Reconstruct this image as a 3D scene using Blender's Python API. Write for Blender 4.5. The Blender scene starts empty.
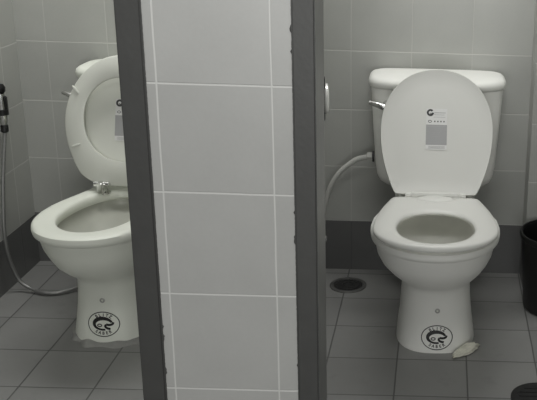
import bpy, bmesh, math, random
from mathutils import Vector, Matrix
from mathutils.bvhtree import BVHTree

random.seed(7)
PI = math.pi
S = bpy.context.scene
C = S.collection

# ------------------------------------------------------------------ camera
cam_d = bpy.data.cameras.new('camera')
cam = bpy.data.objects.new('camera', cam_d); C.objects.link(cam)
R_ = Vector((0.999416, -0.009438, 0.032831))
U_ = Vector((-0.028555, 0.296692, 0.954546))
F_ = Vector((0.018750, 0.954927, -0.296249))
cam.matrix_world = Matrix(((R_.x, U_.x, -F_.x, 0.13971), (R_.y, U_.y, -F_.y, -3.01608),
                           (R_.z, U_.z, -F_.z, 1.31559), (0, 0, 0, 1)))
cam_d.sensor_width = 36.0
cam_d.lens = 918.05 / 537 * 36.0
cam_d.shift_x = (268.5 - 453.065) / 537      # the photograph is a crop of a wider frame
cam_d.shift_y = (170.0 - 200.0) / 537
cam_d.clip_start = 0.05
S.camera = cam

# ------------------------------------------------------------------ world, lights, exposure
w = bpy.data.worlds.new('world'); S.world = w; w.use_nodes = True
bg = w.node_tree.nodes['Background']
bg.inputs[0].default_value = (0.97, 1.0, 0.97, 1); bg.inputs[1].default_value = 0.13

def area_light(name, loc, sx, sy, power, aim=(0, 0, -1)):
    d = bpy.data.lights.new(name, 'AREA'); d.shape = 'RECTANGLE'; d.size = sx; d.size_y = sy
    d.energy = power; d.color = (1.0, 1.0, 0.975)
    o = bpy.data.objects.new(name, d); C.objects.link(o); o.location = loc
    o.rotation_euler = Vector(aim).to_track_quat('-Z', 'Y').to_euler()
    return o
area_light('corridor_lamp', (-0.15, -1.9, 2.1), 1.4, 0.4, 14.5)
area_light('cubicle_lamp', (-0.35, -0.36, 2.0), 1.7, 0.3, 22)
area_light('front_fill', (0.15, -4.4, 0.85), 1.4, 0.8, 24, (0, 1, 0))  # added fill light from the front to brighten the bowls, no window known

S.view_settings.view_transform = 'Standard'
S.view_settings.look = 'None'
S.view_settings.gamma = 1.0
S.view_settings.use_curve_mapping = False
S.view_settings.exposure = 0.0
S.cycles.max_bounces = 16; S.cycles.diffuse_bounces = 8

# ------------------------------------------------------------------ materials
class NT:
    def __init__(s, name):
        s.m = bpy.data.materials.new(name); s.m.use_nodes = True
        s.t = s.m.node_tree; s.b = s.t.nodes['Principled BSDF']
    def n(s, typ, **kw):
        x = s.t.nodes.new(typ)
        for k, v in kw.items(): setattr(x, k, v)
        return x
    def l(s, a, b): s.t.links.new(a, b)
    def math(s, op, a, b=None, c=None):
        x = s.n('ShaderNodeMath', operation=op)
        for i, v in enumerate((a, b, c)):
            if v is None: continue
            if isinstance(v, (int, float)): x.inputs[i].default_value = v
            else: s.l(v, x.inputs[i])
        return x.outputs[0]
    def mix(s, f, a, b):
        x = s.n('ShaderNodeMix', data_type='RGBA')
        for i, v in ((0, f), (6, a), (7, b)):
            if isinstance(v, (int, float)): x.inputs[i].default_value = v
            elif isinstance(v, tuple): x.inputs[i].default_value = (*v, 1)
            else: s.l(v, x.inputs[i])
        return x.outputs[2]
    def noise(s, scale, detail=3, coord=None):
        x = s.n('ShaderNodeTexNoise'); x.inputs['Scale'].default_value = scale; x.inputs['Detail'].default_value = detail
        if coord is None:
            g = s.n('ShaderNodeNewGeometry'); coord = g.outputs['Position']
        s.l(coord, x.inputs['Vector'])
        return x.outputs['Fac']

def plain(name, col, rough=0.5, metal=0.0, var=0.06, nscale=25, coat=0.0, bump=0.0, bscale=200):
    k = NT(name); f = k.noise(nscale)
    lo = tuple(c * (1 - var) for c in col); hi = tuple(min(1, c * (1 + var)) for c in col)
    k.l(k.mix(f, lo, hi), k.b.inputs['Base Color'])
    k.b.inputs['Roughness'].default_value = rough; k.b.inputs['Metallic'].default_value = metal
    k.b.inputs['Coat Weight'].default_value = coat; k.b.inputs['Coat Roughness'].default_value = 0.06
    if bump:
        b = k.n('ShaderNodeBump'); b.inputs['Strength'].default_value = bump; b.inputs['Distance'].default_value = 0.002
        k.l(k.noise(bscale, 4), b.inputs['Height']); k.l(b.outputs[0], k.b.inputs['Normal'])
    return k.m

def tiles(name, ua, ub, u0, v0, size, col, grout, gw=0.0035, var=0.06, rough=0.3, band=None, bandcol=None, bandgrout=None, bump=0.4, spots=0.0, vfade=0.0):
    """square tiles in world metres; ua, ub = the two axes across the surface"""
    k = NT(name)
    g = k.n('ShaderNodeNewGeometry'); sp = k.n('ShaderNodeSeparateXYZ'); k.l(g.outputs['Position'], sp.inputs[0])
    ax = {'x': sp.outputs[0], 'y': sp.outputs[1], 'z': sp.outputs[2]}
    # small waviness so that grout is not ruler straight
    wob = k.math('MULTIPLY', k.math('SUBTRACT', k.noise(6, 2), 0.5), 0.003)
    u = k.math('DIVIDE', k.math('ADD', k.math('SUBTRACT', ax[ua], u0), wob), size)
    v = k.math('DIVIDE', k.math('ADD', k.math('SUBTRACT', ax[ub], v0), wob), size)
    def edge(t, width):
        fr = k.math('FRACT', t)
        d = k.math('MINIMUM', fr, k.math('SUBTRACT', 1.0, fr))
        d = k.math('MULTIPLY', d, size)
        mr = k.n('ShaderNodeMapRange'); mr.interpolation_type = 'SMOOTHSTEP'
        mr.inputs[1].default_value = width * 0.30; mr.inputs[2].default_value = width * 0.75
        mr.inputs[3].default_value = 1; mr.inputs[4].default_value = 0
        k.l(d, mr.inputs[0]); return mr.outputs[0]
    eu, ev = edge(u, gw), edge(v, gw)
    if vfade: eu = k.math('MULTIPLY', eu, vfade)
    mask = k.math('MAXIMUM', eu, ev)
    cb = k.n('ShaderNodeCombineXYZ'); k.l(k.math('FLOOR', u), cb.inputs[0]); k.l(k.math('FLOOR', v), cb.inputs[1])
    wn = k.n('ShaderNodeTexWhiteNoise', noise_dimensions='3D'); k.l(cb.outputs[0], wn.inputs[0])
    tone = k.math('ADD', 1 - var, k.math('MULTIPLY', wn.outputs[0], 2 * var))
    tone = k.math('MULTIPLY', tone, k.math('ADD', 0.93, k.math('MULTIPLY', k.noise(9, 4), 0.14)))
    tone = k.math('MULTIPLY', tone, k.math('ADD', 0.97, k.math('MULTIPLY', k.noise(160, 2), 0.06)))
    base = col if band is None else None
    gr = grout
    if band is not None:
        st = k.math('LESS_THAN', ax['z'], band)
        base = k.mix(st, col, bandcol); gr = k.mix(st, grout, bandgrout)
    else:
        r = k.n('ShaderNodeRGB'); r.outputs[0].default_value = (*col, 1); base = r.outputs[0]
    hs = k.n('ShaderNodeVectorMath', operation='SCALE'); k.l(base, hs.inputs[0]); k.l(tone, hs.inputs[3])
    col_out = k.mix(mask, hs.outputs[0], gr)
    if spots:
        s1 = k.n('ShaderNodeMapRange'); s1.inputs[1].default_value = 0.60; s1.inputs[2].default_value = 0.75
        k.l(k.noise(14, 6), s1.inputs[0])
        col_out = k.mix(k.math('MULTIPLY', s1.outputs[0], spots), col_out, tuple(c * 0.55 for c in col))
    k.l(col_out, k.b.inputs['Base Color'])
    k.b.inputs['Roughness'].default_value = rough
    b = k.n('ShaderNodeBump'); b.inputs['Strength'].default_value = bump; b.inputs['Distance'].default_value = 0.0015
    k.l(k.math('SUBTRACT', k.math('MULTIPLY', k.noise(60, 3), 0.15), mask), b.inputs['Height'])
    k.l(b.outputs[0], k.b.inputs['Normal'])
    return k.m

WALLC = (0.42, 0.425, 0.403); GRW = (0.56, 0.56, 0.535); DARK = (0.12, 0.121, 0.12); GRD = (0.075, 0.075, 0.074)
M = {}
M['wall_back'] = tiles('wall_tiles_back', 'x', 'z', -0.1502, 0.1831, 0.2, WALLC, GRW, band=0.1831, bandcol=DARK, bandgrout=GRD, var=0.03, vfade=0.45)
M['wall_side'] = tiles('wall_tiles_side', 'y', 'z', -0.115, 0.1760, 0.2, WALLC, GRW, band=0.176, bandcol=DARK, bandgrout=GRD, var=0.03)
M['pillar'] = tiles('wall_tiles_pillar', 'x', 'z', 0.62, 0.1800, 0.2, WALLC, GRW, band=0.18, bandcol=DARK, bandgrout=GRD, var=0.03)
M['pier'] = tiles('pier_tiles', 'x', 'z', -0.3507, 0.16992, 0.2, (0.49, 0.49, 0.477), (0.69, 0.69, 0.67), var=0.02, gw=0.0031)
M['floor'] = tiles('floor_tiles', 'x', 'y', -0.1565, -0.2380, 0.2, (0.255, 0.255, 0.248), (0.10, 0.10, 0.098), gw=0.0038, var=0.08, rough=0.42, bump=0.3, spots=0.25)
M['ceramic'] = plain('white_ceramic', (0.86, 0.86, 0.825), 0.42, var=0.03, nscale=7)
M['ceramic_old'] = plain('aged_ceramic', (0.82, 0.84, 0.765), 0.42, var=0.04, nscale=7)
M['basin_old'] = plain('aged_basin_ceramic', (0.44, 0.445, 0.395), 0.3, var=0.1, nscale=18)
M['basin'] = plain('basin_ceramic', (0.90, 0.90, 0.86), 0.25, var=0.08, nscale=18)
M['plastic'] = plain('seat_plastic', (0.68, 0.68, 0.65), 0.40, var=0.02, nscale=9)
M['plastic_old'] = plain('aged_seat_plastic', (0.68, 0.69, 0.635), 0.36, var=0.03, nscale=9)
M['chrome'] = plain('chrome', (0.72, 0.72, 0.71), 0.16, 1.0, var=0.04)
M['frame'] = plain('frame_paint', (0.066, 0.066, 0.064), 0.42, var=0.12, nscale=30, bump=0.15, bscale=90)
M['frame_edge'] = plain('frame_edge_pale', (0.17, 0.17, 0.166), 0.38, var=0.25, nscale=14)
M['door'] = plain('door_paint', (0.22, 0.22, 0.215), 0.45, var=0.08)
M['black'] = plain('black_plastic', (0.006, 0.006, 0.006), 0.42, var=0.2)
M['blackmetal'] = plain('dark_metal', (0.02, 0.02, 0.02), 0.4, 0.4, var=0.2)
M['drain'] = plain('drain_metal', (0.16, 0.16, 0.155), 0.42, 0.5, var=0.3, nscale=60)
M['drain_dark'] = plain('drain_dark', (0.03, 0.03, 0.03), 0.6, var=0.4, nscale=70, bump=0.4)
M['rubber'] = plain('rubber_cover', (0.013, 0.013, 0.013), 0.8, var=0.5, nscale=80, bump=0.5)
M['hose'] = plain('hose_plastic', (0.60, 0.60, 0.57), 0.38, var=0.06)
M['steelhose'] = plain('steel_hose', (0.26, 0.26, 0.255), 0.38, 0.55, var=0.12, nscale=140)
M['cement'] = plain('cement', (0.30, 0.30, 0.285), 0.9, var=0.25, nscale=45, bump=0.8, bscale=70)
M['plaster'] = plain('pale_plaster', (0.66, 0.65, 0.56), 0.9, var=0.35, nscale=60, bump=0.9, bscale=60)
M['ink'] = plain('black_ink', (0.010, 0.010, 0.010), 0.5, var=0.2)
M['paper'] = plain('sticker_paper', (0.74, 0.74, 0.73), 0.5, var=0.02)
M['greyink'] = plain('grey_ink', (0.38, 0.38, 0.385), 0.5, var=0.04)
M['midink'] = plain('mid_ink', (0.40, 0.40, 0.40), 0.5, var=0.04)
M['darkink'] = plain('dark_ink', (0.05, 0.05, 0.05), 0.5, var=0.04)
M['water'] = plain('still_water', (0.30, 0.30, 0.27), 0.05, var=0.05)
M['knob'] = plain('knob_metal', (0.85, 0.85, 0.82), 0.25, 0.25, var=0.03)
M['plug'] = plain('plug_grey', (0.42, 0.42, 0.40), 0.5, var=0.1)

# ------------------------------------------------------------------ mesh helpers
def link(name, bm, mats, parent=None, smooth=True, ang=40):
    me = bpy.data.meshes.new(name)
    bmesh.ops.recalc_face_normals(bm, faces=bm.faces)
    bm.to_mesh(me); bm.free()
    for m in (mats if isinstance(mats, (list, tuple)) else [mats]): me.materials.append(m)
    if smooth:
        for p in me.polygons: p.use_smooth = True
        me.set_sharp_from_angle(angle=math.radians(ang))
    o = bpy.data.objects.new(name, me); C.objects.link(o)
    if parent: o.parent = parent
    return o

def box(bm, x0, x1, y0, y1, z0, z1, bev=0.0, mi=0):
    r = bmesh.ops.create_cube(bm, size=1)
    for v in r['verts']:
        v.co = Vector(((x0 + x1) / 2 + v.co.x * (x1 - x0), (y0 + y1) / 2 + v.co.y * (y1 - y0), (z0 + z1) / 2 + v.co.z * (z1 - z0)))
    fs = {f for v in r['verts'] for f in v.link_faces}
    for f in fs: f.material_index = mi
    if bev:
        es = {e for v in r['verts'] for e in v.link_edges}
        bmesh.ops.bevel(bm, geom=list(es), offset=bev, segments=3, affect='EDGES')

def loft(bm, rings, cap0=True, cap1=True, closed=True, mi=0):
    vs = [[bm.verts.new(p) for p in r] for r in rings]
    n = len(vs[0])
    for a, b in zip(vs, vs[1:]):
        for i in range(n if closed else n - 1):
            j = (i + 1) % n
            f = bm.faces.new((a[i], a[j], b[j], b[i])); f.material_index = mi
    if cap0: bm.faces.new(vs[0][::-1]).material_index = mi
    if cap1: bm.faces.new(vs[-1]).material_index = mi
    return vs

def lathe(bm, prof, center=(0, 0, 0), axis='z', n=40, mi=0, cap0=True, cap1=True):
    c = Vector(center); rings = []
    for r, h in prof:
        ring = []
        for i in range(n):
            a = 2 * PI * i / n; p, q = r * math.cos(a), r * math.sin(a)
            if axis == 'z': v = Vector((p, q, h))
            elif axis == 'x': v = Vector((h, p, q))
            else: v = Vector((p, h, q))
            ring.append(c + v)
        rings.append(ring)
    loft(bm, rings, cap0, cap1, mi=mi)

def catmull(pts, sub=10):
    P = [Vector(p) for p in pts]; P = [2 * P[0] - P[1]] + P + [2 * P[-1] - P[-2]]
    out = []
    for i in range(1, len(P) - 2):
        for s in range(sub):
            t = s / sub
            out.append(0.5 * ((2 * P[i]) + (P[i + 1] - P[i - 1]) * t + (2 * P[i - 1] - 5 * P[i] + 4 * P[i + 1] - P[i + 2]) * t * t
                              + (-P[i - 1] + 3 * P[i] - 3 * P[i + 1] + P[i + 2]) * t ** 3))
    out.append(P[-2]); return out

def tube(bm, path, r, n=12, ribs=0.0, mi=0):
    rings = []; up = Vector((0.3, 0.2, 1)).normalized(); prev = None
    for i, p in enumerate(path):
        t = (path[min(i + 1, len(path) - 1)] - path[max(i - 1, 0)]).normalized()
        if prev is None: a = t.cross(up).normalized()
        else: a = (prev - t * prev.dot(t)).normalized()
        prev = a; b = t.cross(a)
        rr = (r(i / (len(path) - 1)) if callable(r) else r) * (1 + (ribs if i % 2 else -ribs))
        rings.append([p + (a * math.cos(2 * PI * k / n) + b * math.sin(2 * PI * k / n)) * rr for k in range(n)])
    loft(bm, rings, mi=mi)

def spow(x, e): return math.copysign(abs(x) ** e, x)

def super_ring(z, w, yf, yb, yc, nf=2.2, nb=2.6, n=72, x0=0.0):
    """closed outline at height z; front (toward -y) to yf, back to yb, half width w"""
    out = []
    for i in range(n):
        a = 2 * PI * i / n; c, s = math.cos(a), math.sin(a)
        e = 2 / (nf if c >= 0 else nb)
        L = (yc - yf) if c >= 0 else (yb - yc)
        out.append(Vector((x0 + w * spow(s, e), yc - L * spow(c, e), z)))
    return out

def empty(name, loc, label, cat, group=None):
    o = bpy.data.objects.new(name, None); C.objects.link(o); o.location = loc
    o.empty_display_size = 0.1
    return tag(o, label, cat, group)

def tag(o, label, cat, group=None):
    o['label'] = label; o['category'] = cat
    if group: o['group'] = group
    return o

def struct(o):
    o['kind'] = 'structure'; return o

def slab(name, b, mat, bev=0.0):
    bm = bmesh.new(); box(bm, *b, bev=bev); return struct(link(name, bm, mat))

# ------------------------------------------------------------------ the setting
LW = -1.2485
slab('floor', (LW - 0.1, 1.0, -3.6, 0.1, -0.08, 0.0), M['floor'])
slab('wall_back', (LW - 0.1, 1.0, 0.0, 0.1, 0.0, 2.4), M['wall_back'])
slab('wall_left', (LW - 0.1, LW, -1.33, 0.0, 0.0, 2.4), M['wall_side'])
slab('wall_right', (0.70, 0.80, -1.33, 0.0, 0.0, 2.4), M['wall_side'])
slab('wall_pillar', (0.449, 0.70, -0.115, 0.0, 0.0, 2.4), M['pillar'])
slab('wall_middle', (-0.37, -0.29, -1.34, 0.0, 0.0, 2.05), M['wall_side'])
slab('wall_front', (-0.3695, -0.1136, -1.4401, -1.33, 0.0, 2.05), M['pier'])
slab('wall_front_right', (0.51, 1.0, -1.4401, -1.33, 0.0, 2.05), M['pier'])  # out of view; added to block front light from the lower walls
slab('wall_front_left', (LW - 0.1, -0.99, -1.4401, -1.33, 0.0, 2.05), M['pier'])  # also out of view, added to darken the left cubicle's lower walls

def jamb(name, x0, x1, edge=False):
    bm = bmesh.new()
    box(bm, x0, x1, -1.4455, -1.325, 0.0, 2.08, bev=0.003)
    # inner reveal face gets a paler, blotchier tone than the front
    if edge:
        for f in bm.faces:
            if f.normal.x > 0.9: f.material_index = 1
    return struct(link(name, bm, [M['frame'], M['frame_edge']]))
jamb('trim_1', -0.4137, -0.3690)
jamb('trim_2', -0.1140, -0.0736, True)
def ragged_bead(name, x, side):
    # uneven bead of dark filler between frame and tiles
    bm = bmesh.new(); a, b = [], []
    rnd = random.Random(3 + side); n = 520; chip = 0
    for i in range(n + 1):
        z = 2.05 * i / n
        if chip == 0 and rnd.random() < 0.012: chip = rnd.randint(1, 4)
        w_ = (0.0022 + rnd.uniform(0, 0.0016)) if chip else 0.0006 + rnd.uniform(0, 0.0005)
        chip = max(0, chip - 1)
        a.append((x - side * 0.004, z)); b.append((x + side * w_, z))
    loops = []
    for (xa, z), (xb, _) in zip(a, b):
        loops.append([Vector((xa, -1.4405, z)), Vector((xa, -1.4425, z)), Vector((xb, -1.4412, z)), Vector((xb, -1.4395, z))])
    loft(bm, loops)
    return struct(link(name, bm, M['frame'], smooth=False))
ragged_bead('trim_3', -0.3690, 1)
ragged_bead('trim_4', -0.1140, -1)

# door of the right cubicle, swung fully in behind its frame; only its knob shows
hinge, far = Vector((-0.088, -1.318, 0)), Vector((-0.158, -0.735, 0))
dd = far - hinge; ang = math.atan2(dd.y, dd.x)
bm = bmesh.new(); box(bm, 0, dd.length, 0.0, 0.03, 0.12, 1.95, bev=0.002)
door = struct(link('door_1', bm, M['door'])); door.location = hinge; door.rotation_euler = (0, 0, ang)
kz, kx = 0.800, 0.532       # along the leaf; local -y faces the cubicle
bm = bmesh.new()
loft(bm, [[Vector((kx + (r * 0.42) * spow(math.cos(2 * PI * i / 40), .8), y, kz + r * 1.0 * spow(math.sin(2 * PI * i / 40), .8))) for i in range(40)]
          for r, y in ((0.058, 0.0), (0.058, -0.009), (0.054, -0.012))])
link('knob_plate', bm, M['blackmetal'], door)
bm = bmesh.new()
lathe(bm, [(0.036, -0.011), (0.0385, -0.014), (0.0375, -0.018), (0.030, -0.0205), (0.016, -0.022)], (kx, 0, kz), 'y', 36)
link('door_knob', bm, M['knob'], door)

# ------------------------------------------------------------------ toilet
def outline(L, w, wb, peak, n=96, back_round=0.02, nf=2.15, taper=1.0):
    """seat outline in flat pose: hinge at y=0, tip at y=-L; returns ccw points"""
    half = []
    m = n // 2
    for i in range(m + 1):
        t = i / m
        # parameter along half outline from hinge centre to tip
        if t < 0.14: half.append((wb * (t / 0.14) * 0.93, 0.0)); continue
        s = (t - 0.14) / 0.86
        if s < 0.5:
            q = s / 0.5; y = peak * (q ** 1.15)
            x = wb + (w - wb) * math.sin(q * PI / 2) ** taper
            if y < back_round: x -= (back_round - y) ** 2 / back_round * 0.9
        else:
            q = (s - 0.5) / 0.5 * PI / 2
            x = w * spow(math.cos(q), 2 / nf); y = peak + (L - peak) * spow(math.sin(q), 2 / nf)
        half.append((x, -y))
    half[-1] = (0.0, -L)
    pts = half + [(-x, y) for x, y in half[-2:0:-1]]
    return [Vector((x, y, 0)) for x, y in pts]

def ray_poly(c, d, poly):
    best = None
    for i in range(len(poly)):
        a, b = poly[i], poly[(i + 1) % len(poly)]
        ex, ey = b.x - a.x, b.y - a.y
        den = d[0] * ey - d[1] * ex
        if abs(den) < 1e-12: continue
        t = ((a.x - c[0]) * ey - (a.y - c[1]) * ex) / den
        u = ((a.x - c[0]) * d[1] - (a.y - c[1]) * d[0]) / den
        if t > 0 and -1e-6 <= u <= 1 + 1e-6 and (best is None or t > best): best = t
    return best

def ring_seat(bm, out, hc, hw, hl, prof, nh=2.1, n=120):
    """prof: list of (t from outer 0 to inner 1, z)"""
    rings = [[] for _ in prof]
    for i in range(n):
        a = 2 * PI * i / n; d = (math.sin(a), -math.cos(a))
        t = ray_poly(hc, d, out)
        O = Vector((hc[0] + d[0] * t, hc[1] + d[1] * t, 0))
        ri = 1 / ((abs(d[0]) / hw) ** nh + (abs(d[1]) / hl) ** nh) ** (1 / nh)
        I = Vector((hc[0] + d[0] * ri, hc[1] + d[1] * ri, 0))
        for k, (tt, z) in enumerate(prof):
            p = O.lerp(I, tt); p.z = z; rings[k].append(p)
    loft(bm, rings + [rings[0]], False, False)
    bmesh.ops.remove_doubles(bm, verts=bm.verts, dist=1e-6)

def solid_lid(bm, out, c, prof):
    """prof: (scale about c, z) from bottom centre outwards and over the top"""
    rings = []
    for s, z in prof:
        rings.append([Vector((c[0] + (p.x - c[0]) * s, c[1] + (p.y - c[1]) * s, z)) for p in out])
    loft(bm, rings)

def text_tris(ch, size=1.0):
    cu = bpy.data.curves.new('t', 'FONT'); cu.body = ch; cu.size = size; cu.align_x = 'CENTER'; cu.resolution_u = 3; cu.offset = 0.03 * size
    o = bpy.data.objects.new('t', cu); C.objects.link(o)
    bpy.context.view_layer.update()
    me = o.to_mesh()
    me.calc_loop_triangles()
    vs = [v.co.copy() for v in me.vertices]; ts = [tuple(t.vertices) for t in me.loop_triangles]
    o.to_mesh_clear(); C.objects.unlink(o); bpy.data.objects.remove(o); bpy.data.curves.remove(cu)
    return vs, ts

def strip(bm, pts, widths, mi=0):
    """flat ribbon in the xy plane with varying width"""
    L = []
    for i, p in enumerate(pts):
        t = pts[min(i + 1, len(pts) - 1)] - pts[max(i - 1, 0)]
        nrm = Vector((-t.y, t.x, 0)).normalized() * widths[i] / 2
        L.append((bm.verts.new(p + nrm), bm.verts.new(p - nrm)))
    for (a, b), (c, d) in zip(L, L[1:]): bm.faces.new((a, b, d, c)).material_index = mi

def ell(rx, rz, a0, a1, n, cx=0, cz=0):
    return [Vector((cx + rx * math.cos(a0 + (a1 - a0) * i / n), cz + rz * math.sin(a0 + (a1 - a0) * i / n), 0)) for i in range(n + 1)]

def emblem_flat():
    """round seal: thin ring, letters above and below, heavy open G-like swirl; unit = metres, centred at 0"""
    bm = bmesh.new()
    rx, rz = 0.0460, 0.0360
    p = ell(rx, rz, 0, 2 * PI, 72); strip(bm, p, [0.0026] * len(p))
    # swirl: thick C with a beak on the right, bar and tail
    p = ell(0.0265, 0.0165, math.radians(18), math.radians(285), 44, -0.001, 0.0005)
    strip(bm, p, [0.0058 + 0.0054 * math.sin(PI * min(1, i / 36)) for i in range(len(p))])
    p = [Vector(q).to_3d() for q in ((0.0285, 0.0065), (0.0265, 0.001), (0.018, -0.0015), (0.008, -0.0005))]
    strip(bm, catmull(p, 6), [0.0066] * 19)
    p = [Vector(q).to_3d() for q in ((0.008, -0.0005), (0.0055, -0.006), (0.011, -0.011), (0.021, -0.0135))]
    strip(bm, catmull(p, 6), [0.0066] * 19)
    p = ell(0.0062, 0.0036, 0, 2 * PI, 20, -0.011, -0.0035); strip(bm, p, [0.003] * len(p))
    for word, top in (('BLITZ', True), ('SABER', False)):
        for i, ch in enumerate(word):
            a = math.radians((90 + (2 - i) * 17) if top else (270 + (i - 2) * 17))
            cx, cz = 0.0365 * math.cos(a), 0.0268 * math.sin(a)
            rot = (a - PI / 2) if top else (a + PI / 2)
            vs, ts = text_tris(ch, 0.0125)
            nv = []
            for v in vs:
                x, y = v.x, v.y - 0.0035
                nv.append(bm.verts.new((cx + x * math.cos(rot) * 0.95 - y * math.sin(rot), cz + x * math.sin(rot) + y * math.cos(rot), 0)))
            for t in ts:
                try: bm.faces.new([nv[k] for k in t])
                except ValueError: pass
    return bm

def sticker_mesh(bm):
    """flat on the xy plane, x right, y up, centred; z is the outward side"""
    def rect(x0, x1, y0, y1, z, mi):
        f = bm.faces.new([bm.verts.new((x0, y0, z)), bm.verts.new((x1, y0, z)), bm.verts.new((x1, y1, z)), bm.verts.new((x0, y1, z))]); f.material_index = mi
    W, H = 0.0318, 0.063
    box(bm, -W, W, -H, H, 0.0, 0.0004, mi=0)
    rect(-W, W, -0.0485, 0.0135, 0.0006, 1)                 # printed grey block
    for k in range(3):
        rect(-0.014, 0.012, -0.012 - k * 0.006, -0.0102 - k * 0.006, 0.0008, 2)
    rect(-0.026, 0.028, 0.0068, 0.0095, 0.0008, 2)
    # round mark with an open G-like ring
    p = ell(0.0080, 0.0080, math.radians(40), math.radians(360), 26, -0.0195, 0.0505)
    n0 = len(bm.verts); strip(bm, p, [0.0060] * len(p), 3)
    p = ell(0.003, 0.0028, math.radians(170), math.radians(380), 12, -0.0175, 0.0495); strip(bm, p, [0.0022] * len(p), 3)
    p = ell(0.0052, 0.0032, 0, 2 * PI, 18, -0.0205, 0.0235); strip(bm, p, [0.0015] * len(p), 3)
    for k in range(4):
        x = -0.0055 + k * 0.0093; rect(x - 0.0019, x + 0.0019, 0.0215, 0.0258, 0.0007, 3)
    rect(-0.008, 0.027, 0.0495, 0.0515, 0.0007, 2)
    rect(-0.008, 0.024, 0.0435, 0.0447, 0.0007, 4); rect(-0.010, 0.026, 0.0365, 0.0375, 0.0007, 4)
    bm.verts.ensure_lookup_table()
    for v in bm.verts[n0:]:
        if v.co.z == 0: v.co.z = 0.0007
    for k in range(3): rect(-0.024, 0.026, -0.0535 - k * 0.003, -0.0525 - k * 0.003, 0.0007, 4)

def make_toilet(x, label, cer, pla, seat_up, lid_deg, group, turn=0.0, foot_dx=0.0, lever_dx=0.0, bowl_w=1.0, bowl_l=0.97, hinge_x=0.078, sticker_y=-0.2005, em=(0.006, 0.0385), plug=(0.003, 0.130)):
    t = empty('toilet', (x, 0, 0), label, 'toilet', group); t.rotation_euler = (0, 0, math.radians(turn))
    # --- pan: pedestal, bowl, rim and basin in one piece of ceramic
    bm = bmesh.new()
    prof = [  # z, w, yf, yb, yc, nf, nb
        (0.000, 0.119, -0.599, -0.14, -0.46, 2.5, 3.2), (0.012, 0.1175, -0.599, -0.14, -0.46, 2.5, 3.2),
        (0.050, 0.112, -0.593, -0.14, -0.46, 2.5, 3.2), (0.100, 0.106, -0.584, -0.14, -0.46, 2.45, 3.2),
        (0.150, 0.1015, -0.584, -0.14, -0.46, 2.4, 3.2), (0.180, 0.1000, -0.589, -0.14, -0.46, 2.35, 3.2),
        (0.200, 0.1020, -0.600, -0.14, -0.47, 2.3, 3.0), (0.215, 0.110, -0.626, -0.13, -0.48, 2.25, 3.0), (0.235, 0.1235, -0.662, -0.13, -0.50, 2.2, 2.8),
        (0.260, 0.1390, -0.702, -0.13, -0.52, 2.15, 2.6), (0.290, 0.1540, -0.735, -0.13, -0.55, 2.1, 2.6),
        (0.320, 0.1640, -0.756, -0.13, -0.57, 2.1, 2.6), (0.354, 0.1695, -0.767, -0.13, -0.58, 2.1, 2.6),
        (0.361, 0.1710, -0.770, -0.13, -0.58, 2.1, 2.6), (0.365, 0.1765, -0.785, -0.13, -0.58, 2.1, 2.6), (0.371, 0.1815, -0.793, -0.13, -0.58, 2.1, 2.5),
        (0.382, 0.1830, -0.797, -0.13, -0.58, 2.1, 2.4), (0.391, 0.1820, -0.796, -0.13, -0.58, 2.1, 2.4),
        (0.396, 0.1760, -0.786, -0.135, -0.58, 2.1, 2.4), (0.397, 0.1640, -0.768, -0.145, -0.58, 2.1, 2.4)]
    def pinch(ring, z):
        bl = max(0, min(1, (z - 0.2) / 0.1))
        for p in ring:
            p.x = p.x * (1 + (bowl_w - 1) * bl) + foot_dx * (1 - bl)
            if p.y < -0.46: p.y = -0.46 + (p.y + 0.46) * (1 + (bowl_l - 1) * bl)
        # the rim narrows toward the back as it runs under the tank
        for p in ring:
            if z > 0.2 and p.y > -0.56:
                k = min(1, (p.y + 0.56) / 0.25); k = k * k * (3 - 2 * k)
                p.x *= 1 - 0.30 * k * min(1, (z - 0.2) / 0.12)
        return ring
    rings = [pinch(super_ring(*a), a[0]) for a in prof]
    inner = [(0.397, 0.124, -0.745, -0.345, -0.56, 2.0, 2.0), (0.395, 0.119, -0.739, -0.350, -0.56, 2.0, 2.0),
             (0.389, 0.1155, -0.736, -0.354, -0.56, 2.0, 2.0), (0.374, 0.115, -0.735, -0.356, -0.56, 2.0, 2.0),
             (0.366, 0.121, -0.738, -0.348, -0.56, 2.0, 2.0), (0.352, 0.119, -0.734, -0.352, -0.56, 2.0, 2.0),
             (0.340, 0.113, -0.722, -0.372, -0.56, 2.0, 2.0), (0.330, 0.104, -0.692, -0.400, -0.56, 2.0, 2.0),
             (0.316, 0.088, -0.672, -0.440, -0.56, 2.0, 2.0), (0.300, 0.068, -0.645, -0.480, -0.565, 2.0, 2.0),
             (0.284, 0.048, -0.615, -0.505, -0.56, 2.0, 2.0)]
    for q, a in enumerate(inner): inner[q] = (a[0], a[1], -0.46 + (a[2] + 0.46) * bowl_l, *a[3:])
    vs = loft(bm, rings + [super_ring(a[0], a[1] * bowl_w, *a[2:]) for a in inner])
    bm.faces.ensure_lookup_table()
    for k, f in enumerate(bm.faces):
        if k >= (len(rings) + 4) * 72: f.material_index = 1
    # shelf behind the bowl that carries the tank, and the trap column under it
    def rr(z, w_, y0, y1): return super_ring(z, w_, y0, y1, (y0 + y1) / 2, 6, 6, 48)
    loft(bm, [rr(0.0, 0.105, -0.40, -0.06), rr(0.16, 0.092, -0.38, -0.06), rr(0.26, 0.105, -0.345, -0.05), rr(0.335, 0.122, -0.335, -0.04),
              rr(0.375, 0.126, -0.335, -0.03), rr(0.392, 0.122, -0.33, -0.034)])
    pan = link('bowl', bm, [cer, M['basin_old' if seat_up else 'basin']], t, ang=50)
    # water in the trap
    bm = bmesh.new(); loft(bm, [super_ring(0.2905, 0.050, -0.606, -0.506, -0.556, 2, 2), super_ring(0.2915, 0.051, -0.607, -0.505, -0.556, 2, 2)])
    link('water', bm, M['water'], t)
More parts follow.
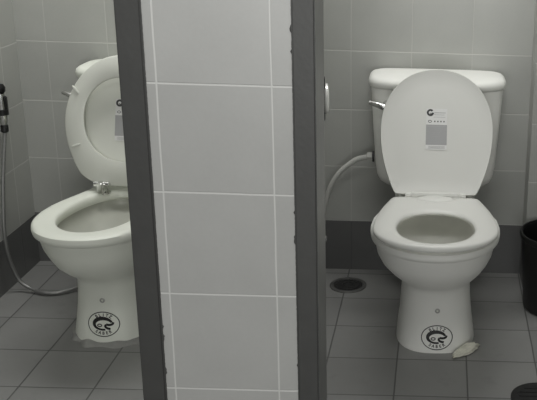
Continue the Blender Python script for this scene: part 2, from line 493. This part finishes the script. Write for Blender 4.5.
    # --- tank
    def dring(z, w_, yb, yf, bow, n=64, ex=5.5):
        out = []; yc = (yb + yf) / 2; h = (yb - yf) / 2
        for i in range(n):
            a = 2 * PI * i / n; c, s = math.cos(a), math.sin(a)
            px, py = w_ * spow(s, 2 / ex), yc - h * spow(c, 2 / ex)
            if c > 0: py -= bow * (1 - (px / w_) ** 2) * min(1, c * 3)
            out.append(Vector((px, py, z)))
        return out
    bm = bmesh.new()
    loft(bm, [dring(0.3695, 0.135, -0.04, -0.145, 0.02), dring(0.372, 0.165, -0.025, -0.160, 0.025), dring(0.384, 0.182, -0.017, -0.168, 0.028), dring(0.405, 0.191, -0.014, -0.173, 0.030),
              dring(0.44, 0.196, -0.012, -0.176, 0.031), dring(0.55, 0.204, -0.012, -0.172, 0.040), dring(0.690, 0.212, -0.012, -0.172, 0.046), dring(0.697, 0.209, -0.014, -0.170, 0.046)])
    link('tank', bm, cer, t, ang=50)
    bm = bmesh.new()
    loft(bm, [dring(0.6975, 0.206, -0.016, -0.165, 0.046), dring(0.698, 0.217, -0.008, -0.172, 0.050), dring(0.704, 0.2200, -0.005, -0.175, 0.051), dring(0.714, 0.2205, -0.004, -0.175, 0.051), dring(0.722, 0.2185, -0.006, -0.173, 0.050),
              dring(0.729, 0.211, -0.011, -0.166, 0.048), dring(0.7335, 0.196, -0.020, -0.152, 0.045), dring(0.736, 0.12, -0.050, -0.120, 0.030)])
    link('tank_lid', bm, cer, t, ang=60)
    # --- flush lever on the front left of the tank
    bm = bmesh.new()
    lathe(bm, [(0.014, -0.165), (0.017, -0.186), (0.017, -0.201), (0.012, -0.208)], (-0.158 + lever_dx, 0, 0.645), 'y', 24)
    pth = catmull([(q[0] + lever_dx, q[1], q[2]) for q in ((-0.150, -0.209, 0.641), (-0.170, -0.212, 0.647), (-0.190, -0.209, 0.653), (-0.212, -0.200, 0.657))], 6)
    tube(bm, pth, lambda q: 0.0130 - 0.006 * q)
    link('flush_lever', bm, M['chrome'], t)
    # --- seat fittings
    HY, HZ = (-0.382 if seat_up else -0.402), (0.406 if seat_up else 0.4048)
    for s in (-1, 1):
        bm = bmesh.new()
        lathe(bm, [(0.019, 0.0), (0.019, 0.005), (0.012, 0.010), (0.010, 0.018)], (s * hinge_x, HY + 0.010, 0.390), 'z', 24)
        if seat_up:
            box(bm, s * hinge_x - 0.010, s * hinge_x + 0.010, HY - 0.024, HY + 0.016, 0.398, 0.432, bev=0.003)
            lathe(bm, [(0.006, -0.024), (0.0085, -0.022), (0.0085, 0.022), (0.006, 0.024)], (s * hinge_x, HY - 0.006, 0.424), 'x', 18)
        else:
            box(bm, s * hinge_x - 0.013, s * hinge_x + 0.013, HY - 0.004, HY + 0.026, 0.402, 0.426, bev=0.004)
        link('hinge', bm, M['chrome'] if seat_up else pla, t)
    # --- seat
    so = outline(0.409, 0.1725, 0.128, 0.255, back_round=0.01, taper=1.22, nf=2.05) if not seat_up else outline(0.392, 0.174, 0.102, 0.185, back_round=0.04, nf=1.95)
    bm = bmesh.new()
    if not seat_up:
        ring_seat(bm, so, (0, -0.254), 0.1070, 0.1255,
                  [(0.22, -0.001), (0.10, -0.001), (0.03, 0.0005), (0.0, 0.003), (-0.012, 0.0075), (0.02, 0.0125), (0.10, 0.0155), (0.32, 0.0175), (0.6, 0.0175), (0.88, 0.0155), (0.98, 0.012), (1.0, 0.007), (0.97, 0.001), (0.25, 0.0)])
        # flat hinge cover along the back edge
        box(bm, -0.074, 0.074, -0.014, 0.012, 0.004, 0.0265, bev=0.004)
        loft(bm, [[Vector((0.060 * k * math.sin(2 * PI * i / 40), -0.034 + 0.026 * k * math.cos(2 * PI * i / 40), z)) for i in range(40)]
                  for k, z in ((1.0, 0.015), (0.9, 0.0205), (0.7, 0.0225), (0.3, 0.023))])
    else:
        ring_seat(bm, so, (0, -0.199), 0.117, 0.126,
                  [(0.0, 0.004), (0.0, 0.012), (0.08, 0.0175), (0.5, 0.020), (0.92, 0.016), (1.0, 0.008), (1.0, 0.002), (0.93, 0.0), (0.07, 0.0)])
    seat = link('seat', bm, pla, t, ang=50)
    seat.location = (0, HY, HZ)
    if seat_up:
        seat.rotation_euler = (-math.radians(180 - lid_deg - 5), 0, 0); seat.location = (0, HY - 0.002, HZ + 0.012)
        for sx, sy in ((-1, -0.118), (1, -0.118), (-1, -0.285), (1, -0.285)):
            bm = bmesh.new()
            r0 = Matrix.Rotation(sx * (-0.9 if sy < -0.2 else 0.35), 4, 'Z')
            loft(bm, [[Vector((sx * 0.140, sy, 0)) + (r0 @ Vector((0.015 * k * math.cos(2 * PI * i / 24), 0.0035 * k * math.sin(2 * PI * i / 24), 0))) + Vector((0, 0, z)) for i in range(24)]
                      for k, z in ((1, 0.001), (1, -0.002), (0.85, -0.004), (0.5, -0.0045))])
            link('bumper', bm, pla, seat)
    # --- lid, open against the tank
    lo = outline(0.385 if not seat_up else 0.385, 0.1715, 0.122 if not seat_up else 0.100, 0.195, back_round=0.004 if not seat_up else 0.04, nf=2.15 if not seat_up else 1.95)
    bm = bmesh.new()
    # in the flat pose the underside is z=0 and the dome is above
    solid_lid(bm, lo, (0, -0.19), [(0.3, 0.0032), (0.75, 0.003), (0.93, 0.0022), (0.965, 0.0), (0.99, -0.001), (1.0, 0.002), (1.0, 0.008), (0.985, 0.013), (0.93, 0.017), (0.7, 0.021), (0.3, 0.023)])
    lid = link('seat_lid', bm, pla, t, ang=50)
    lid.location = (0, HY + 0.012, HZ + 0.016); lid.rotation_euler = (-math.radians(180 - lid_deg), 0, 0)
    bm = bmesh.new(); sticker_mesh(bm)
    st = link('sticker', bm, [M['paper'], M['greyink'], M['midink'], M['darkink'], M['greyink']], lid, smooth=False)
    # sticker lies on the underside: its outward z becomes the lid's -z, its up runs toward the tip (-y)
    st.matrix_local = Matrix.Translation((-0.0015, sticker_y, 0.0022)) @ Matrix.Rotation(PI, 4, 'X')
    st['label'] = 'small printed sticker with a grey block and a round dark mark'
    # --- mounting plug and emblem on the pedestal front
    bv = BVHTree.FromPolygons([v.co.copy() for v in pan.data.vertices], [tuple(p.vertices) for p in pan.data.polygons])
    hit = bv.ray_cast(Vector((plug[0], -1.5, plug[1])), Vector((0, 1, 0)))[0]
    bm = bmesh.new()
    lathe(bm, [(0.0075, 0.004), (0.0075, -0.0015), (0.0055, -0.003), (0.0035, -0.003), (0.003, 0.001)], (hit.x, hit.y, hit.z), 'y', 20)
    link('fixing_plug', bm, M['plug'], t)
    bm = emblem_flat()
    bmesh.ops.subdivide_edges(bm, edges=[e for e in bm.edges if e.calc_length() > 0.004], cuts=1)
    for v in bm.verts:
        h = bv.ray_cast(Vector((em[0] + v.co.x * 0.98, -1.5, em[1] + v.co.y)), Vector((0, 1, 0)))
        if h[0] is None: continue
        v.co = h[0] + h[1] * 0.0007 if h[1].y < 0 else h[0] - h[1] * 0.0007
    eo = link('emblem', bm, M['ink'], t, smooth=False)
    eo['label'] = 'black round seal printed on the pedestal'
    return t

XR, XL = 0.1355, -0.787
right = make_toilet(XR, 'white toilet with lid up and seat down, in the right cubicle', M['ceramic'], M['plastic'], False, 67, None, turn=0.75, bowl_l=1.0, foot_dx=0.010, em=(0.0135, 0.0480), plug=(0.013, 0.130))
left = make_toilet(XL, 'aged white toilet with both seat and lid raised, in the left cubicle', M['ceramic_old'], M['plastic_old'], True, 74, None, turn=-2.2, lever_dx=-0.026, foot_dx=-0.007, bowl_w=0.925, bowl_l=0.895, hinge_x=0.060, sticker_y=-0.192, em=(-0.004, 0.063), plug=(-0.004, 0.136))

# cement bead round the foot of the left toilet
bm = bmesh.new(); rings = []
rnd = random.Random(11)
ph = [rnd.uniform(0, 6.28) for _ in range(6)]
def wob(a): return 0.5 + 0.5 * math.sin(3 * a + ph[0]) * math.sin(7 * a + ph[1]) + 0.25 * math.sin(13 * a + ph[2])
base = super_ring(0, 0.119, -0.592, -0.14, -0.46, 2.5, 3.2, 96)
for off, z in ((-0.004, 0.0), (0.0, 0.0), (1.0, 0.0), (0.9, 0.004), (0.55, 0.008), (0.2, 0.012), (0.0, 0.015), (-0.004, 0.014)):
    ring = []
    for i, p in enumerate(base):
        a = 2 * PI * i / 96; d = Vector((p.x, p.y + 0.40, 0)).normalized()
        amp = 0.014 + 0.016 * wob(a)
        q = p + d * (off * amp if off > 0 else off)
        q.z = z * (0.7 + 0.5 * wob(a)) if z else 0.0
        ring.append(q)
    rings.append(ring)
loft(bm, rings[1:], False, False)
cb = link('cement_bead', bm, M['cement'], left, ang=80)
cb['label'] = 'rough grey cement around the foot'

# pale broken lump at the right toilet's foot
bm = bmesh.new()
bmesh.ops.create_icosphere(bm, subdivisions=4, radius=1.0)
rnd = random.Random(5)
dirs = [(Vector((rnd.gauss(0, 1), rnd.gauss(0, 1), rnd.gauss(0, 1))).normalized(), rnd.uniform(0.62, 0.95)) for _ in range(16)]
for v in bm.verts:
    p = v.co.copy()
    for d, k in dirs:
        e = p.dot(d)
        if e > k: p -= d * (e - k) * 0.85
    p = p * (1 + 0.10 * math.sin(9 * p.x + 3) * math.sin(7 * p.y + 11 * p.z))
    v.co = Vector((p.x * 0.066, p.y * 0.017 * (1 + 0.5 * p.x), max(-0.30, p.z) * 0.019 * (1 + 0.5 * p.x)))
lump = link('plaster_lump', bm, M['plaster'], None, ang=25)
lump.rotation_euler = (0, 0, math.radians(45)); lump.location = (0.2430, -0.592, 0.0085)
tag(lump, 'pale broken lump of plaster on the floor at the right toilet foot', 'rubble')

# ------------------------------------------------------------------ water hose of the right toilet
sup = empty('supply_hose', (-0.20, -0.08, 0), 'grey flexible water hose curving from the right toilet tank down the wall', 'hose')
def rel(pts, o): return [Vector(p) - Vector(o) for p in pts]
O = (-0.20, -0.08, 0)
bm = bmesh.new()
tube(bm, catmull(rel([(-0.078, -0.085, 0.446), (-0.102, -0.085, 0.441), (-0.1306, -0.083, 0.430), (-0.1807, -0.080, 0.3864), (-0.2145, -0.076, 0.3289),
                      (-0.2318, -0.070, 0.2678), (-0.2500, -0.062, 0.195), (-0.2620, -0.055, 0.150)], O), 10), 0.0085, 14, 0.02)
link('hose', bm, M['hose'], sup)
bm = bmesh.new(); lathe(bm, [(0.008, -0.092), (0.0135, -0.090), (0.0135, -0.074), (0.011, -0.072), (0.011, -0.0655)], tuple(Vector((0, -0.085, 0.446)) - Vector(O)), 'x', 6)
link('nut', bm, M['hose'], sup)
bm = bmesh.new(); lathe(bm, [(0.0185, -0.0715), (0.0185, -0.0665), (0.010, -0.0660)], tuple(Vector((0, -0.085, 0.446)) - Vector(O)), 'x', 24)
link('washer', bm, M['black'], sup)
bm = bmesh.new()
lathe(bm, [(0.012, 0.150), (0.012, 0.130), (0.016, 0.128), (0.016, 0.105), (0.010, 0.100)], tuple(Vector((-0.262, -0.055, 0)) - Vector(O)), 'z', 20)
lathe(bm, [(0.026, -0.0005), (0.026, -0.006), (0.009, -0.010), (0.009, -0.06)], tuple(Vector((-0.262, 0, 0.115)) - Vector(O)), 'y', 20)
link('stop_valve', bm, M['chrome'], sup)

# ------------------------------------------------------------------ bidet sprayer on the left wall
HX = -1.225
hold = empty('sprayer_holder', (LW, -0.195, 0.59), 'dark wall bracket holding the bidet sprayer on the left wall', 'bracket')
bm = bmesh.new(); box(bm, 0.0005, 0.007, -0.020, 0.020, -0.030, 0.030, bev=0.003)
link('wall_plate', bm, M['blackmetal'], hold)
bm = bmesh.new(); lathe(bm, [(0.0135, -0.010), (0.0175, -0.010), (0.0175, 0.008), (0.0135, 0.008)], (HX - LW, 0, 0), 'z', 28, cap0=False, cap1=False)
box(bm, 0.004, HX - LW - 0.014, -0.006, 0.006, -0.008, 0.006, bev=0.001)
link('clip', bm, M['blackmetal'], hold)
spr = empty('bidet_sprayer', (HX, -0.195, 0.0), 'dark hand sprayer with grey steel hose hanging down to the floor at far left', 'sprayer')
O = (HX, -0.195, 0)
bm = bmesh.new(); lathe(bm, [(0.008, 0.545), (0.0125, 0.560), (0.0130, 0.600), (0.012, 0.625), (0.0105, 0.648)], (0, 0, 0), 'z', 20)
link('handle', bm, M['chrome'], spr)
bm = bmesh.new()
lathe(bm, [(0.0105, 0.648), (0.0165, 0.656), (0.0175, 0.668), (0.012, 0.678), (0.004, 0.680)], (0, -0.004, 0), 'z', 20)
link('spray_head', bm, M['black'], spr)
bm = bmesh.new(); box(bm, 0.008, 0.0165, -0.008, 0.008, 0.585, 0.640, bev=0.003)
link('trigger', bm, M['blackmetal'], spr)
bm = bmesh.new(); lathe(bm, [(0.0085, 0.523), (0.0115, 0.526), (0.0115, 0.545), (0.009, 0.548)], (0, 0, 0), 'z', 12)
link('hose_nut', bm, M['blackmetal'], spr)
bm = bmesh.new()
tube(bm, catmull(rel([(HX, -0.195, 0.527), (HX, -0.215, 0.47), (HX, -0.2445, 0.38), (HX, -0.270, 0.26), (HX, -0.276, 0.20), (HX + 0.002, -0.272, 0.135), (HX + 0.008, -0.262, 0.085),
                      (HX + 0.022, -0.256, 0.040), (-1.168, -0.262, 0.016), (-1.1146, -0.279, 0.0095), (-1.065, -0.268, 0.010), (-1.020, -0.225, 0.014), (-0.975, -0.15, 0.03), (-0.955, -0.07, 0.08), (-0.950, -0.045, 0.13)], O), 14), 0.0060, 12, 0.05)
link('hose', bm, M['steelhose'], spr)
bm = bmesh.new()
lathe(bm, [(0.010, 0.120), (0.013, 0.130), (0.013, 0.160), (0.009, 0.165)], (-0.950 - HX, -0.045 + 0.195, 0), 'z', 18)
lathe(bm, [(0.024, 0.1945), (0.024, 0.189), (0.009, 0.185), (0.009, 0.148)], (-0.950 - HX, 0, 0.147), 'y', 20)
link('stop_valve', bm, M['chrome'], spr)

# ------------------------------------------------------------------ bin
bn = empty('waste_bin', (0.5480, -0.262, 0), 'black round plastic waste bin at the right edge beside the right toilet', 'bin')
bm = bmesh.new()
lathe(bm, [(0.098, 0.0), (0.106, 0.004), (0.110, 0.014), (0.127, 0.250), (0.128, 0.258), (0.123, 0.258), (0.121, 0.250), (0.105, 0.016)], n=56)
link('bucket', bm, M['black'], bn)
bm = bmesh.new()
prof = [(0.1275, 0.242), (0.1305, 0.246), (0.1320, 0.256), (0.1300, 0.263), (0.1255, 0.263), (0.1245, 0.254)]
lathe(bm, prof + [prof[0]], n=56, cap0=False, cap1=False)
link('rim', bm, M['black'], bn)

# ------------------------------------------------------------------ floor drains
dr = empty('floor_drain', (-0.148, -0.139, 0), 'round floor drain with metal ring by the back wall, left of the right toilet', 'drain', 'floor drains')
bm = bmesh.new()
prof = [(0.062, 0.0002), (0.062, 0.003), (0.058, 0.005), (0.050, 0.004), (0.049, 0.0004)]
lathe(bm, prof + [prof[0]], n=56, cap0=False, cap1=False)
link('ring', bm, M['drain'], dr)
bm = bmesh.new()
lathe(bm, [(0.0485, 0.0003), (0.0485, 0.0018), (0.02, 0.0022)], n=48)
for k in range(5):
    r = 0.010 + 0.0085 * k
    pr = [(r, 0.0015), (r, 0.0042), (r + 0.003, 0.0042), (r + 0.003, 0.0015)]
    if k in (1, 3): lathe(bm, pr + [pr[0]], n=40, cap0=False, cap1=False)
for k in range(8):
    a = 2 * PI * k / 8; d = Vector((math.cos(a), math.sin(a), 0)); q = Vector((-d.y, d.x, 0)) * 0.0018
    v = [bm.verts.new(p) for p in (d * 0.008 + q + Vector((0, 0, .004)), d * 0.047 + q + Vector((0, 0, .004)), d * 0.047 - q + Vector((0, 0, .004)), d * 0.008 - q + Vector((0, 0, .004)))]
    bm.faces.new(v)
link('grate', bm, M['drain_dark'], dr)

dc = empty('floor_drain', (0.4345, -0.838, 0), 'dark round drain cover on the floor at the bottom right corner', 'drain', 'floor drains')
bm = bmesh.new()
lathe(bm, [(0.0755, 0.0002), (0.0755, 0.006), (0.072, 0.0085), (0.055, 0.009), (0.02, 0.009)], n=56)
link('cover', bm, M['rubber'], dc)
bm = bmesh.new()
for k in range(-2, 3):
    L = math.sqrt(0.055 ** 2 - (k * 0.02) ** 2)
    box(bm, -L, L, k * 0.02 - 0.003, k * 0.02 + 0.003, 0.0088, 0.0108, bev=0.001)
link('ribs', bm, M['rubber'], dc)
